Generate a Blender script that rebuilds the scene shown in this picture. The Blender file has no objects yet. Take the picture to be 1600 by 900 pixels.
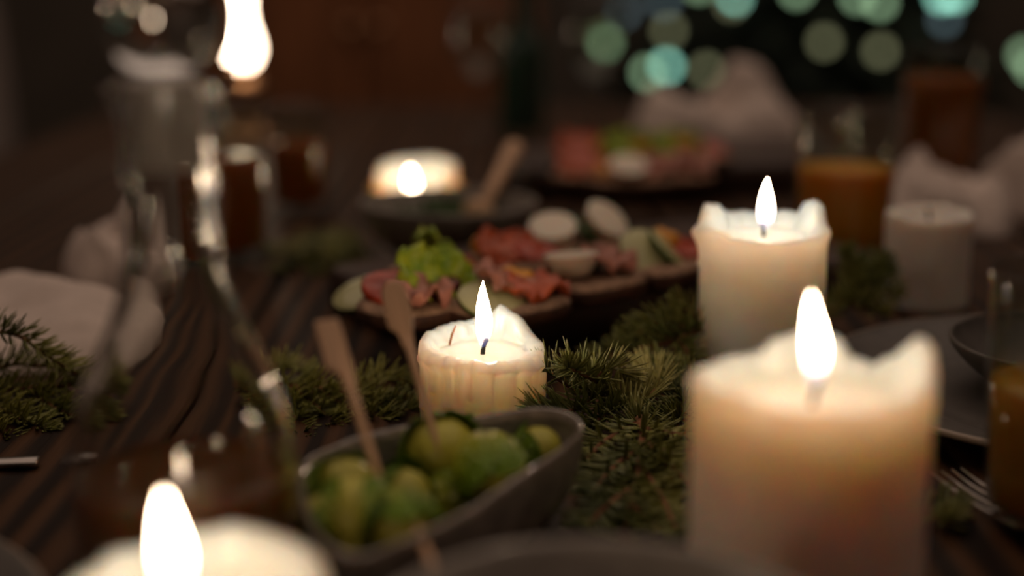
import bpy, math, random
from mathutils import Vector, Matrix, noise
random.seed(7)
PI = math.pi
S = bpy.context.scene
C = S.collection

# ---------------------------------------------------------------- camera, world, exposure
T = 0.75            # table top height (m)
H = 0.21            # camera above the table top
F = 2222.0          # focal length in pixels of the 1600x900 frame (50 mm)
PITCH = math.radians(13.0)
cd = bpy.data.cameras.new('camera')
cam = bpy.data.objects.new('camera', cd); C.objects.link(cam)
cam.location = (0, 0, T + H)
cam.rotation_euler = (PI/2 - PITCH, 0, 0)
cd.sensor_width = 36.0; cd.lens = 50.0
cd.clip_start = 0.01; cd.clip_end = 60
cd.dof.use_dof = True
cd.dof.focus_distance = 0.635
cd.dof.aperture_fstop = 2.35
S.camera = cam
w = bpy.data.worlds.new('world'); S.world = w; w.use_nodes = True
w.node_tree.nodes['Background'].inputs[0].default_value = (1.0, 0.74, 0.58, 1)
w.node_tree.nodes['Background'].inputs[1].default_value = 0.44
S.view_settings.view_transform = 'Standard'
S.view_settings.look = 'None'
S.view_settings.exposure = 0.38
S.view_settings.gamma = 1.0
S.view_settings.use_curve_mapping = False
cy = S.cycles
cy.use_denoising = True
cy.use_adaptive_sampling = False
cy.max_bounces = 14; cy.transmission_bounces = 12; cy.transparent_max_bounces = 24
cy.diffuse_bounces = 3; cy.glossy_bounces = 5
cy.caustics_reflective = False; cy.caustics_refractive = True; cy.blur_glossy = .6
cy.sample_clamp_indirect = 14.0
FLAME_L = 20.5

# ---------------------------------------------------------------- pixel -> place
cp, sp = math.cos(PITCH), math.sin(PITCH)
def ray(u, v):
    a, b = (u-800)/F, (450-v)/F
    return Vector((a, cp + b*sp, -sp + b*cp))
def at(u, v, Y):                    # the point seen at (u, v) that stands Y metres down the table
    d = ray(u, v); d = d*(Y/d.y)
    return Vector((d.x, Y, T + H + d.z))
def on(u, v, z=0.0):                # the point seen at (u, v) lying z above the table top
    d = ray(u, v); d = d*((z-H)/d.z)
    return Vector((d.x, d.y, T + z))

# ---------------------------------------------------------------- materials
M = {}
def mat(name, col, rough=.5, noise_scale=0, noise_amt=.3, col2=None, bump=0, bump_scale=None, stretch=(1,1,1), **kw):
    m = bpy.data.materials.new(name); m.use_nodes = True
    nt = m.node_tree; b = nt.nodes['Principled BSDF']
    b.inputs['Base Color'].default_value = (*col, 1); b.inputs['Roughness'].default_value = rough
    for k, v in kw.items():
        b.inputs[k.replace('_', ' ')].default_value = v
    if noise_scale or bump:
        tc = nt.nodes.new('ShaderNodeTexCoord'); mp = nt.nodes.new('ShaderNodeMapping')
        mp.inputs['Scale'].default_value = stretch
        nt.links.new(tc.outputs['Object'], mp.inputs['Vector'])
    if noise_scale:
        n = nt.nodes.new('ShaderNodeTexNoise'); n.inputs['Scale'].default_value = noise_scale; n.inputs['Detail'].default_value = 5
        nt.links.new(mp.outputs[0], n.inputs['Vector'])
        r = nt.nodes.new('ShaderNodeValToRGB')
        c2 = col2 or tuple(c*(1-noise_amt) for c in col)
        r.color_ramp.elements[0].position = .35; r.color_ramp.elements[1].position = .65
        r.color_ramp.elements[0].color = (*c2, 1); r.color_ramp.elements[1].color = (*col, 1)
        nt.links.new(n.outputs['Fac'], r.inputs['Fac']); nt.links.new(r.outputs[0], b.inputs['Base Color'])
    if bump:
        n2 = nt.nodes.new('ShaderNodeTexNoise'); n2.inputs['Scale'].default_value = bump_scale or noise_scale; n2.inputs['Detail'].default_value = 6
        nt.links.new(mp.outputs[0], n2.inputs['Vector'])
        bm_ = nt.nodes.new('ShaderNodeBump'); bm_.inputs['Strength'].default_value = bump; bm_.inputs['Distance'].default_value = .002
        nt.links.new(n2.outputs['Fac'], bm_.inputs['Height']); nt.links.new(bm_.outputs[0], b.inputs['Normal'])
    M[name] = m
    return m
def wax(name, col, scale=.016):
    mat(name, col, .32, noise_scale=60, noise_amt=.06, bump=.12, bump_scale=90)
    b = M[name].node_tree.nodes['Principled BSDF']
    b.inputs['Subsurface Weight'].default_value = 1.0
    b.inputs['Subsurface Radius'].default_value = (1.0, .65, .44)
    b.inputs['Subsurface Scale'].default_value = scale
    b.inputs['Specular IOR Level'].default_value = .4
def emit(name, col, strength):
    m = bpy.data.materials.new(name); m.use_nodes = True; nt = m.node_tree
    nt.nodes.clear()
    e = nt.nodes.new('ShaderNodeEmission'); e.inputs[0].default_value = (*col, 1); e.inputs[1].default_value = strength
    o = nt.nodes.new('ShaderNodeOutputMaterial'); nt.links.new(e.outputs[0], o.inputs[0]); M[name] = m
def flame_mat(name, L):
    # height along the flame (object Z, 0 at the base, 1 at the tip): blue and sheer at the wick, white above
    m = bpy.data.materials.new(name); m.use_nodes = True; nt = m.node_tree; nt.nodes.clear()
    tc = nt.nodes.new('ShaderNodeTexCoord'); sx = nt.nodes.new('ShaderNodeSeparateXYZ')
    nt.links.new(tc.outputs['Generated'], sx.inputs[0])
    cr = nt.nodes.new('ShaderNodeValToRGB'); el = cr.color_ramp.elements
    el[0].position = 0; el[0].color = (.10, .22, 1.0, 1)
    el[1].position = .42; el[1].color = (1, .73, .48, 1)
    e = el.new(.24); e.color = (.85, .66, .60, 1)
    st = nt.nodes.new('ShaderNodeValToRGB'); s = st.color_ramp.elements
    s[0].position = 0; s[0].color = (.004,)*3 + (1,); s[1].position = .5; s[1].color = (1, 1, 1, 1)
    k = s.new(.17); k.color = (.012,)*3 + (1,); k = s.new(.30); k.color = (.20,)*3 + (1,)
    mu = nt.nodes.new('ShaderNodeMath'); mu.operation = 'MULTIPLY'; mu.inputs[1].default_value = L
    em = nt.nodes.new('ShaderNodeEmission'); tr = nt.nodes.new('ShaderNodeBsdfTransparent'); ad = nt.nodes.new('ShaderNodeAddShader')
    nt.links.new(sx.outputs['Z'], cr.inputs[0]); nt.links.new(sx.outputs['Z'], st.inputs[0])
    nt.links.new(cr.outputs[0], em.inputs[0]); nt.links.new(st.outputs[0], mu.inputs[0]); nt.links.new(mu.outputs[0], em.inputs[1])
    o = nt.nodes.new('ShaderNodeOutputMaterial')
    nt.links.new(em.outputs[0], ad.inputs[0]); nt.links.new(tr.outputs[0], ad.inputs[1]); nt.links.new(ad.outputs[0], o.inputs[0])
    M[name] = m
def thin_glass(name, tint=(.93, .95, .93)):
    m = bpy.data.materials.new(name); m.use_nodes = True; nt = m.node_tree; nt.nodes.clear()
    t = nt.nodes.new('ShaderNodeBsdfTransparent'); t.inputs[0].default_value = (*tint, 1)
    g = nt.nodes.new('ShaderNodeBsdfGlossy'); g.inputs['Roughness'].default_value = .03
    f = nt.nodes.new('ShaderNodeFresnel')
    ge = nt.nodes.new('ShaderNodeNewGeometry'); mr = nt.nodes.new('ShaderNodeMapRange')   # the inner faces reflect like outer ones: a thin wall
    mr.inputs['To Min'].default_value = 1.5; mr.inputs['To Max'].default_value = 1/1.5
    nt.links.new(ge.outputs['Backfacing'], mr.inputs['Value']); nt.links.new(mr.outputs[0], f.inputs[0])
    mx = nt.nodes.new('ShaderNodeMixShader'); o = nt.nodes.new('ShaderNodeOutputMaterial')
    nt.links.new(f.outputs[0], mx.inputs[0]); nt.links.new(t.outputs[0], mx.inputs[1]); nt.links.new(g.outputs[0], mx.inputs[2]); nt.links.new(mx.outputs[0], o.inputs[0])
    M[name] = m
def wood_planks(name, c1, c2, scale=18):
    # brushed grain running along Y
    m = mat(name, c1, .6, Specular_IOR_Level=.12); nt = m.node_tree; b = nt.nodes['Principled BSDF']
    tc = nt.nodes.new('ShaderNodeTexCoord'); mp = nt.nodes.new('ShaderNodeMapping'); mp.inputs['Scale'].default_value = (1, .05, 1)
    nz = nt.nodes.new('ShaderNodeTexNoise'); nz.inputs['Scale'].default_value = 9; nz.inputs['Detail'].default_value = 3
    wv = nt.nodes.new('ShaderNodeTexWave'); wv.bands_direction = 'X'; wv.inputs['Scale'].default_value = scale
    wv.inputs['Distortion'].default_value = 5; wv.inputs['Detail'].default_value = 4; wv.inputs['Detail Scale'].default_value = 1.5
    fine = nt.nodes.new('ShaderNodeTexNoise'); fine.inputs['Scale'].default_value = 420; fine.inputs['Detail'].default_value = 3
    nt.links.new(tc.outputs['Object'], mp.inputs[0])
    for n in (nz, wv, fine): nt.links.new(mp.outputs[0], n.inputs['Vector'])
    mi = nt.nodes.new('ShaderNodeMix'); mi.inputs[0].default_value = .45
    nt.links.new(wv.outputs['Fac'], mi.inputs[2]); nt.links.new(fine.outputs['Fac'], mi.inputs[3])
    r = nt.nodes.new('ShaderNodeValToRGB'); r.color_ramp.elements[0].color = (*c2, 1); r.color_ramp.elements[1].color = (*c1, 1)
    r.color_ramp.elements[0].position = .3; r.color_ramp.elements[1].position = .75
    nt.links.new(mi.outputs[0], r.inputs[0]); nt.links.new(r.outputs[0], b.inputs['Base Color'])
    bp = nt.nodes.new('ShaderNodeBump'); bp.inputs['Strength'].default_value = .7; bp.inputs['Distance'].default_value = .0015
    nt.links.new(mi.outputs[0], bp.inputs['Height']); nt.links.new(bp.outputs[0], b.inputs['Normal'])

wax('wax_cream', (.95, .86, .76), .030)
wax('wax_glow', (.96, .87, .77), .055)
wax('wax_ivory', (.97, .91, .84), .085)
wax('wax_pale', (.90, .82, .74), .009)
flame_mat('flame', FLAME_L)
mat('wick', (.02, .018, .02), .9)
mat('stoneware', (.27, .24, .21), .17, noise_scale=70, noise_amt=.45, bump=.25, bump_scale=120)
mat('stoneware_rim', (.36, .30, .25), .12, noise_scale=200, noise_amt=.4, bump=.08, bump_scale=200, Coat_Weight=1.0)
mat('stoneware_pale', (.38, .34, .30), .35, noise_scale=120, noise_amt=.2)
mat('plate_grey', (.11, .097, .086), .45, Specular_IOR_Level=.25, noise_scale=100, noise_amt=.2)
mat('plate_rim', (.34, .27, .21), .3)
mat('bamboo', (.76, .47, .28), .55, noise_scale=300, noise_amt=.25, stretch=(1, 1, .06))
mat('sprout_core', (.60, .56, .07), .42, noise_scale=90, noise_amt=.3)
mat('needle', (.31, .30, .06), .45, noise_scale=25, col2=(.10, .125, .025))
mat('needle_lit', (.46, .43, .14), .45, noise_scale=25, col2=(.16, .19, .05))  # lighter copy of the needle colour, candlelight painted in for the raised tip
mat('bark', (.30, .12, .045), .8, noise_scale=300, noise_amt=.5, bump=.6, bump_scale=500)
mat('board_wood', (.05, .022, .012), .5, noise_scale=30, noise_amt=.5, stretch=(.15, 1, 1))
mat('crumb', (.45, .27, .17), .8, noise_scale=180, noise_amt=.45, bump=.9, bump_scale=200)
mat('crust', (.09, .032, .015), .7, noise_scale=120, noise_amt=.5, bump=.8, bump_scale=150)
mat('cucumber_flesh', (.52, .50, .24), .3, noise_scale=140, noise_amt=.15)
mat('cucumber_skin', (.05, .12, .015), .35)
mat('egg_white', (.82, .72, .58), .35, Subsurface_Weight=.6, Subsurface_Scale=.006)
mat('tomato', (.52, .055, .015), .2, noise_scale=150, noise_amt=.35)
mat('salmon', (.62, .11, .03), .3, noise_scale=120, noise_amt=.35)
mat('pepper', (.78, .34, .04), .25)
mat('beet', (.11, .012, .014), .3)
mat('ham', (.56, .22, .15), .4, noise_scale=120, noise_amt=.4)
mat('lettuce', (.48, .56, .02), .4, noise_scale=110, col2=(.20, .34, .012), bump=.6, bump_scale=160)
mat('herb', (.05, .10, .02), .5)
mat('linen', (.74, .62, .55), .9, noise_scale=60, noise_amt=.1, bump=.4, bump_scale=700)
mat('steel', (.34, .31, .29), .28, Metallic=1.0)
mat('gold', (.75, .52, .25), .3, Metallic=1.0, bump=1.0, bump_scale=170)
mat('brass', (.60, .34, .18), .3, Metallic=1.0)
mat('dark_wood', (.045, .028, .018), .5, noise_scale=20, noise_amt=.5)
mat('red_wood', (.42, .16, .065), .45, noise_scale=14, noise_amt=.5, stretch=(3, 3, .3))
mat('wall_paint', (.11, .09, .07), .9, noise_scale=5, noise_amt=.2)
mat('floor_wood', (.05, .03, .02), .5, noise_scale=8, noise_amt=.5, stretch=(4, .3, 1))
mat('fabric', (.30, .25, .22), .95, bump=.4, bump_scale=300)
mat('tree_green', (.012, .018, .008), .8, noise_scale=10, noise_amt=.5)
mat('cable', (.01, .015, .01), .6)
def drink_mat(name, tint, body, fac):
    m = mat(name, body, .15, Subsurface_Weight=1.0, Subsurface_Scale=.02); nt = m.node_tree; b = nt.nodes['Principled BSDF']
    t = nt.nodes.new('ShaderNodeBsdfTransparent'); t.inputs[0].default_value = (*tint, 1)
    mx = nt.nodes.new('ShaderNodeMixShader'); mx.inputs[0].default_value = fac
    nt.links.new(t.outputs[0], mx.inputs[1]); nt.links.new(b.outputs[0], mx.inputs[2]); nt.links.new(mx.outputs[0], nt.nodes['Material Output'].inputs[0])
drink_mat('beer', (.62, .36, .10), (.72, .38, .06), .6)
mat('juice', (.85, .36, .02), .3, Subsurface_Weight=.9, Subsurface_Scale=.02)
drink_mat('cider', (.60, .27, .07), (.62, .22, .03), .55)
mat('glass', (.97, .98, .97), .0, Transmission_Weight=1.0, IOR=1.45)
mat('frosted_glass', (.90, .84, .78), .55, Transmission_Weight=.4, IOR=1.3)
drink_mat('brandy', (.55, .33, .16), (.42, .19, .07), .4)
mat('green_glass', (.05, .10, .07), .08, Transmission_Weight=.5, IOR=1.3)
thin_glass('thin_glass')
thin_glass('amber_glass', (.75, .42, .16))
wood_planks('table_wood', (.075, .034, .014), (.014, .007, .004))
emit('lamp_glow', (1, .74, .52), 9.0)
emit('bulb_teal', (.34, .80, .62), 3.0)
emit('bulb_green', (.42, .66, .38), 1.7)
emit('bulb_olive', (.55, .56, .30), .75)
emit('bulb_blue', (.34, .50, .55), .6)
def sprout_leaf_mat(name, c_base, c_tip):
    m = mat(name, c_tip, .35); nt = m.node_tree; b = nt.nodes['Principled BSDF']
    tc = nt.nodes.new('ShaderNodeTexCoord'); sx = nt.nodes.new('ShaderNodeSeparateXYZ'); nt.links.new(tc.outputs['Generated'], sx.inputs[0])
    nz = nt.nodes.new('ShaderNodeTexNoise'); nz.inputs['Scale'].default_value = 6; nt.links.new(tc.outputs['Generated'], nz.inputs['Vector'])
    ad = nt.nodes.new('ShaderNodeMath'); ad.operation = 'MULTIPLY_ADD'; ad.inputs[1].default_value = .5
    nt.links.new(nz.outputs['Fac'], ad.inputs[0]); nt.links.new(sx.outputs['Z'], ad.inputs[2])
    r = nt.nodes.new('ShaderNodeValToRGB'); r.color_ramp.elements[0].position = .35; r.color_ramp.elements[1].position = .95
    r.color_ramp.elements[0].color = (*c_base, 1); r.color_ramp.elements[1].color = (*c_tip, 1)
    nt.links.new(ad.outputs[0], r.inputs[0]); nt.links.new(r.outputs[0], b.inputs['Base Color'])
    vo = nt.nodes.new('ShaderNodeTexVoronoi'); vo.feature = 'DISTANCE_TO_EDGE'; vo.inputs['Scale'].default_value = 220
    nt.links.new(tc.outputs['Object'], vo.inputs['Vector'])
    bp = nt.nodes.new('ShaderNodeBump'); bp.inputs['Strength'].default_value = .9; bp.inputs['Distance'].default_value = .003
    nt.links.new(vo.outputs[0], bp.inputs['Height']); nt.links.new(bp.outputs[0], b.inputs['Normal'])
sprout_leaf_mat('sprout_leaf', (.50, .50, .04), (.16, .28, .006))
sprout_leaf_mat('sprout_leaf_dark', (.38, .42, .03), (.06, .14, .005))

# ---------------------------------------------------------------- mesh helpers
def mesh(name, V, Fc, mats, smooth=True, idx=None):
    me = bpy.data.meshes.new(name); me.from_pydata([tuple(v) for v in V], [], Fc)
    for m in ([mats] if isinstance(mats, str) else mats): me.materials.append(M[m])
    if smooth: me.polygons.foreach_set('use_smooth', [True]*len(me.polygons))
    if idx: me.polygons.foreach_set('material_index', idx)
    me.update(); return me
def link(name, me, parent=None, loc=None, rot=None):
    o = bpy.data.objects.new(name, me); C.objects.link(o)
    if parent: o.parent = parent
    if loc is not None: o.location = loc
    if rot is not None: o.rotation_euler = rot
    return o
def tag(o, label, cat, group=None):
    o['label'] = label; o['category'] = cat
    if group: o['group'] = group
    return o
def thing(name, label, cat, loc, rot=(0, 0, 0), group=None):
    o = bpy.data.objects.new(name, None); C.objects.link(o); o.empty_display_size = .02
    o.location = loc; o.rotation_euler = rot
    return tag(o, label, cat, group)
def structure(o): o['kind'] = 'structure'; return o
def stuff(o): o['kind'] = 'stuff'; return o
def loft(rings, close_ends=True, cyclic=True):
    V = []; Fc = []
    n = len(rings[0])
    for r in rings: V += r
    for i in range(len(rings)-1):
        for j in range(n if cyclic else n-1):
            k = (j+1) % n
            Fc.append((i*n+j, i*n+k, (i+1)*n+k, (i+1)*n+j))
    if close_ends:
        Fc.append(tuple(range(n-1, -1, -1))); b = (len(rings)-1)*n; Fc.append(tuple(range(b, b+n)))
    return V, Fc
def lathe(profile, n=48, caps=True):
    rings = [[Vector((max(r, 1e-5)*math.cos(2*PI*k/n), max(r, 1e-5)*math.sin(2*PI*k/n), z)) for k in range(n)] for r, z in profile]
    return loft(rings, caps)
def smooth_profile(p, k=4):          # Catmull-Rom through the profile points
    out = []
    for i in range(len(p)-1):
        a = p[max(i-1, 0)]; b = p[i]; c = p[i+1]; d = p[min(i+2, len(p)-1)]
        for s in range(k):
            t = s/k
            out.append(tuple(.5*(2*b[q] + (c[q]-a[q])*t + (2*a[q]-5*b[q]+4*c[q]-d[q])*t*t + (3*b[q]-a[q]-3*c[q]+d[q])*t**3) for q in range(len(b))))
    out.append(tuple(p[-1])); return out
def tube(pts, radii, n=8):
    rings = []
    for i, p in enumerate(pts):
        t = (pts[min(i+1, len(pts)-1)] - pts[max(i-1, 0)]).normalized()
        a = t.cross(Vector((.31, .17, .93))); a = a.normalized() if a.length > 1e-4 else Vector((1, 0, 0)); b = t.cross(a)
        r = radii[i] if isinstance(radii, (list, tuple)) else radii
        rings.append([p + a*(r*math.cos(2*PI*k/n)) + b*(r*math.sin(2*PI*k/n)) for k in range(n)])
    return loft(rings)
def slab(outline, z0, z1, bev=.001, jitter=0, seed=0, top=None):
    # a solid with the given outline, softened edges and an uneven top
    n = len(outline); cx = sum(p[0] for p in outline)/n; cyy = sum(p[1] for p in outline)/n
    def ring(s, z, jit=0):
        out = []
        for x, y in outline:
            dx, dy = x-cx, y-cyy; L = math.hypot(dx, dy) or 1e-6; q = (L-s)/L
            zz = z + jit*noise.noise(Vector((x*90+seed, y*90, seed*1.7)))
            out.append(Vector((cx+dx*q, cyy+dy*q, zz + (top(cx+dx*q, cyy+dy*q) if top else 0))))
        return out
    rr = min(math.hypot(x-cx, y-cyy) for x, y in outline)
    rings = [ring(bev, z0), ring(0, z0+bev), ring(0, z1-bev), ring(bev, z1, jitter), ring(rr*.45, z1, jitter), ring(rr*.8, z1, jitter)]
    V, Fc = loft(rings)
    m = len(outline); idx = [0]*(m*2) + [1]*(m*3) + [0, 1]
    return V, Fc, idx
def oval(rx, ry, n=28, wob=0, seed=0, p=2.0):
    out = []
    for k in range(n):
        a = 2*PI*k/n; c, s = math.cos(a), math.sin(a)
        q = 1 + wob*noise.noise(Vector((c*1.6+seed*3.1, s*1.6, seed)))
        out.append((rx*q*math.copysign(abs(c)**(2/p), c), ry*q*math.copysign(abs(s)**(2/p), s)))
    return out
def box(x0, x1, y0, y1, z0, z1, b=.003):
    b = min(b, (x1-x0)/3, (y1-y0)/3, (z1-z0)/3)
    def ring(i, z): return [Vector(p + (z,)) for p in ((x0+i, y0+i), (x1-i, y0+i), (x1-i, y1-i), (x0+i, y1-i))]
    return loft([ring(b, z0), ring(0, z0+b), ring(0, z1-b), ring(b, z1)])
def copy_tree(o, parent=None):
    c = o.copy(); C.objects.link(c)
    if parent: c.parent = parent
    for ch in list(o.children): copy_tree(ch, c)
    return c

# ---------------------------------------------------------------- the room
structure(link('floor', mesh('floor', *box(-2.6, 3.2, -1.2, 6.2, -.05, 0), 'floor_wood', False)))
structure(link('wall_back', mesh('wall_back', *box(-2.6, 3.2, 6.2, 6.3, -.05, 4.2), 'wall_paint', False)))  # walls made extra tall to block low ambient light under the open top
structure(link('wall_left', mesh('wall_left', *box(-2.7, -2.6, -1.2, 6.3, -.05, 4.2), 'wall_paint', False)))
structure(link('blocker_wall_right', mesh('blocker_wall_right', *box(3.2, 3.3, -1.2, 6.3, -.05, 4.2), 'wall_paint', False)))  # unseen wall, added to keep ambient light from the side out
structure(link('blocker_wall_front', mesh('blocker_wall_front', *box(-2.7, 3.3, -1.3, -1.2, -.05, 4.2), 'wall_paint', False)))  # unseen wall added behind the camera so ambient light falls mainly from above
structure(link('baseboard_back', mesh('baseboard_back', *box(-2.6, 3.2, 6.175, 6.2, 0, .12), 'dark_wood', False)))
structure(link('baseboard_left', mesh('baseboard_left', *box(-2.6, -2.58, -1.2, 6.175, 0, .12), 'dark_wood', False)))

# ---------------------------------------------------------------- table of planks
tb = thing('dining_table', 'long dark brown dining table of brushed wooden planks', 'table', (.05, 1.12, 0))
x = -.62; k = 0
while x < .62:
    wd = .138
    me = mesh('plank', *box(-wd/2+.0012, wd/2-.0012, -1.0, 1.0, -.035, 0, .0025), 'table_wood', False)
    p = link('plank', me, tb, (x+wd/2, 0, T - .0))
    x += wd; k += 1
wtab = x - .62
for sy in (-.85, .85):
    link('crossbeam', mesh('crossbeam', *box(-.58, .58, sy-.03, sy+.03, T-.115, T-.035), 'dark_wood', False), tb)
    for sx in (-.55, .55):
        link('leg', mesh('leg', *box(sx-.035, sx+.035, sy-.035, sy+.035, 0, T-.115), 'dark_wood', False), tb)

# ---------------------------------------------------------------- candles
def flame_mesh(h, r, lean):
    prof = smooth_profile([(.0, 0), (.55, .10), (.90, .25), (1.0, .40), (.86, .58), (.55, .77), (.24, .91), (.0, 1.0)], 4)
    n = 20; rings = []
    for q, t in prof:
        dx = lean[0]*t*t + .0006*math.sin(t*5); dy = lean[1]*t*t
        rings.append([Vector((dx + max(q, .004)*r*math.cos(2*PI*k/n), dy + max(q, .004)*r*math.sin(2*PI*k/n), t*h)) for k in range(n)])
    return mesh('flame', *loft(rings), 'flame')
def wick_mesh(h, bend=(0.002, 0)):
    pts = [Vector((bend[0]*(t**2), bend[1]*t*t, h*t)) for t in [0, .25, .5, .75, .9, 1.0]]
    return mesh('wick', *tube(pts, [.0011, .0011, .0010, .0010, .0011, .0007], 8), 'wick')
def interp(keys, a):                 # smooth periodic height over the angle in degrees
    a %= 360; ks = sorted(keys)
    for i in range(len(ks)):
        a0, h0 = ks[i]; a1, h1 = ks[(i+1) % len(ks)]
        if i == len(ks)-1: a1 += 360
        aa = a if a >= a0 else a+360
        if a0 <= aa <= a1:
            t = (aa-a0)/max(a1-a0, 1e-6); t = t*t*(3-2*t)
            return h0+(h1-h0)*t
    return ks[0][1]
def candle(label, x, y, r, rim, pool, wick_h, flame, wickxy=(0, 0), wall=.004, drips=(), bulges=(), material='wax_cream', seed=1, group=None, rough=.0006, name='pillar_candle', z=0.0):
    root = thing(name, label, 'candle', (x, y, T+z), group=group)
    n = 180; rings = []
    nz = 56
    R = [interp(rim, 360*k/n) + .0012*noise.noise(Vector((math.cos(2*PI*k/n)*4, math.sin(2*PI*k/n)*4, seed))) + .0006*noise.noise(Vector((math.cos(2*PI*k/n)*14, math.sin(2*PI*k/n)*14, seed))) for k in range(n)]
    def pt(k, rr, z): return Vector((rr*math.cos(2*PI*k/n), rr*math.sin(2*PI*k/n), z))
    rings.append([pt(k, r-.0015, 0) for k in range(n)])
    for i in range(nz+1):
        ring = []
        for k in range(n):
            a = 360*k/n; z = .0012 + (R[k]-.0012)*i/nz
            c, s = math.cos(2*PI*k/n), math.sin(2*PI*k/n)
            rr = r + rough*noise.noise(Vector((c*3, s*3, z*60+seed)))
            for (da, wid, amp, zend) in drips:
                d = abs((a-da+180) % 360-180)
                if d < wid*3 and z > zend - .002:
                    fall = math.exp(-(d/wid)**2)
                    blob = 1 + .9*math.exp(-((z-zend)/.0022)**2)
                    rr += amp*fall*blob*min(1, max(0, (z-zend+.002)/.002))
            for (da, wid, zc, zw, amp) in bulges:
                d = abs((a-da+180) % 360-180)
                rr += amp*math.exp(-(d/wid)**2)*math.exp(-((z-zc)/zw)**2)
            top = max(0, (z-(R[k]-.004))/.004)
            rr -= .0010*top**3
            ring.append(pt(k, rr, z))
        rings.append(ring)
    wl = [wall*(1+.35*noise.noise(Vector((math.cos(2*PI*k/n)*3, math.sin(2*PI*k/n)*3, seed+9)))) for k in range(n)]
    rings.append([pt(k, r-.0018-wl[k]*.35, R[k]+.0003) for k in range(n)])
    for f, m in ((.8, .92), (1.0, .7), (1.25, .38), (1.7, .12)):
        rings.append([pt(k, r-.0016-wl[k]*f, pool + (R[k]-pool)*m) for k in range(n)])
    for f in (.78, .6, .4, .2, .04):
        rings.append([pt(k, (r-.002)*f, pool - .0012*(1-f) + (.0005*noise.noise(Vector((f*5, math.cos(2*PI*k/n)*2, math.sin(2*PI*k/n)*2+seed))) if f > .1 else 0)) for k in range(n)])
    link('wax_body', mesh('wax_body', *loft(rings), material), root)
    if wick_h:
        link('wick', wick_mesh(wick_h, (.0022 if seed % 2 else -.001, 0)), root, (wickxy[0], wickxy[1], pool-.0012))
    if flame:
        fh, fr, lean, off = flame
        link('flame', flame_mesh(fh, fr, lean), root, (wickxy[0], wickxy[1], pool+off))
    return root

# low burnt-down candle in focus behind the bowl
mc = candle('short cream candle with lit flame and wax drips, behind the bowl of sprouts', -.0135, .630, .0292,
       [(0, .0365), (30, .038), (60, .0475), (72, .0505), (84, .046), (110, .0425), (150, .041), (180, .0405), (205, .0395), (235, .0385), (270, .037), (305, .0365), (335, .037)],
       .0345, .0075, (.0325, .0039, (.001, 0), .0012), wall=.0048,
       drips=[(238, 4, .0016, .016), (250, 3.2, .0020, .010), (262, 3, .0014, .021), (280, 3.5, .0016, .008), (300, 3, .0016, .013), (314, 4, .0028, .006), (326, 3, .0018, .016), (205, 5, .0014, .012), (222, 4, .0014, .022)],
       bulges=[(318, 13, .0330, .0024, .0046), (285, 20, .033, .0020, .0022), (225, 30, .035, .0026, .0024)], seed=3, material='wax_glow')
nd = tag(link('fallen_needle', mesh('fallen_needle', *tube([Vector((0, 0, 0)), Vector((.0012, 0, .005)), Vector((.003, 0, .0095))], [.0006, .0006, .0004], 6), 'bark')),
         'brown dry needle stuck upright in the wax of the short candle', 'needle')
nd.location = (-.0292, .640, T+.0348)

# tall candle standing in the branches
candle('tall ivory candle with lit flame and ragged rim, beside the food board', .1305, .725, .0328,
       [(0, .0765), (12, .086), (22, .088), (34, .0855), (44, .079), (90, .0775), (125, .079), (138, .0835), (146, .0825), (150, .080), (156, .0855), (164, .0845), (176, .0775), (200, .0765), (240, .0735), (270, .0725), (310, .0735), (340, .075)],
       .0712, .0072, (.0285, .0042, (.0015, 0), .001), wall=.0048,
       bulges=[(188, 16, .0735, .0050, .0042), (200, 12, .066, .004, .0016), (350, 14, .074, .004, .0014), (270, 60, .0715, .0025, .0008)], drips=[(187, 5, .0014, .056), (196, 4, .0008, .05)], seed=2, rough=.0004, material='wax_ivory')

# thick candle close by on the right
candle('thick cream candle with deep melted crater and torn rim, beside the amber drinking glass', .0945, .430, .0375,
       [(0, .0925), (8, .0935), (20, .089), (32, .084), (44, .0785), (56, .0795), (66, .087), (80, .0885), (96, .0855), (112, .0805), (140, .0805), (175, .0825), (210, .0830), (250, .0815), (290, .0815), (330, .084)],
       .0735, .0085, (.031, .0036, (-.0014, 0), .0045), wickxy=(.0005, 0), wall=.0035,
       bulges=[(185, 25, .080, .004, .0012)], seed=5)

# wide candle at the near left, its flame close to the lens
candle('wide cream candle with lit flame, in front of the glass decanter', -.0845, .345, .0365,
       [(0, .0500), (40, .0515), (75, .053), (100, .0520), (130, .0495), (170, .047), (230, .047), (300, .048)],
       .0430, .007, (.030, .0040, (0, 0), .003), wickxy=(-.0045, 0), wall=.005, seed=4)

# unlit candle
candle('unlit pale pillar candle standing by the juice glass', .2575, .865, .0262,
       [(0, .0585), (60, .0595), (120, .058), (180, .0585), (260, .0565), (320, .0575)], .0545, .007, None, wall=.005, material='wax_pale', seed=6, rough=.0003)

# far candle in a hammered gold cup
fx, fy = on(652, 337).xy
hc = thing('candle_cup', 'low hammered gold cup holding a squat candle', 'candle holder', (fx, fy, T))
link('cup', mesh('cup', *lathe(smooth_profile([(0, 0), (.030, 0), (.036, .006), (.0395, .016), (.0405, .024), (.0390, .0245), (.0375, .016), (.0345, .008), (.028, .004), (0, .004)], 3), 64), 'gold'), hc)
candle('squat cream candle with lit flame in a hammered gold cup', fx, fy, .0335,
       [(0, .040), (60, .042), (120, .041), (200, .034), (225, .026), (260, .020), (300, .024), (330, .034)], .010, .006, (.024, .0042, (0, 0), .003), wickxy=(-.004, -.006), seed=8, wall=.0035, z=.0042)

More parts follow.
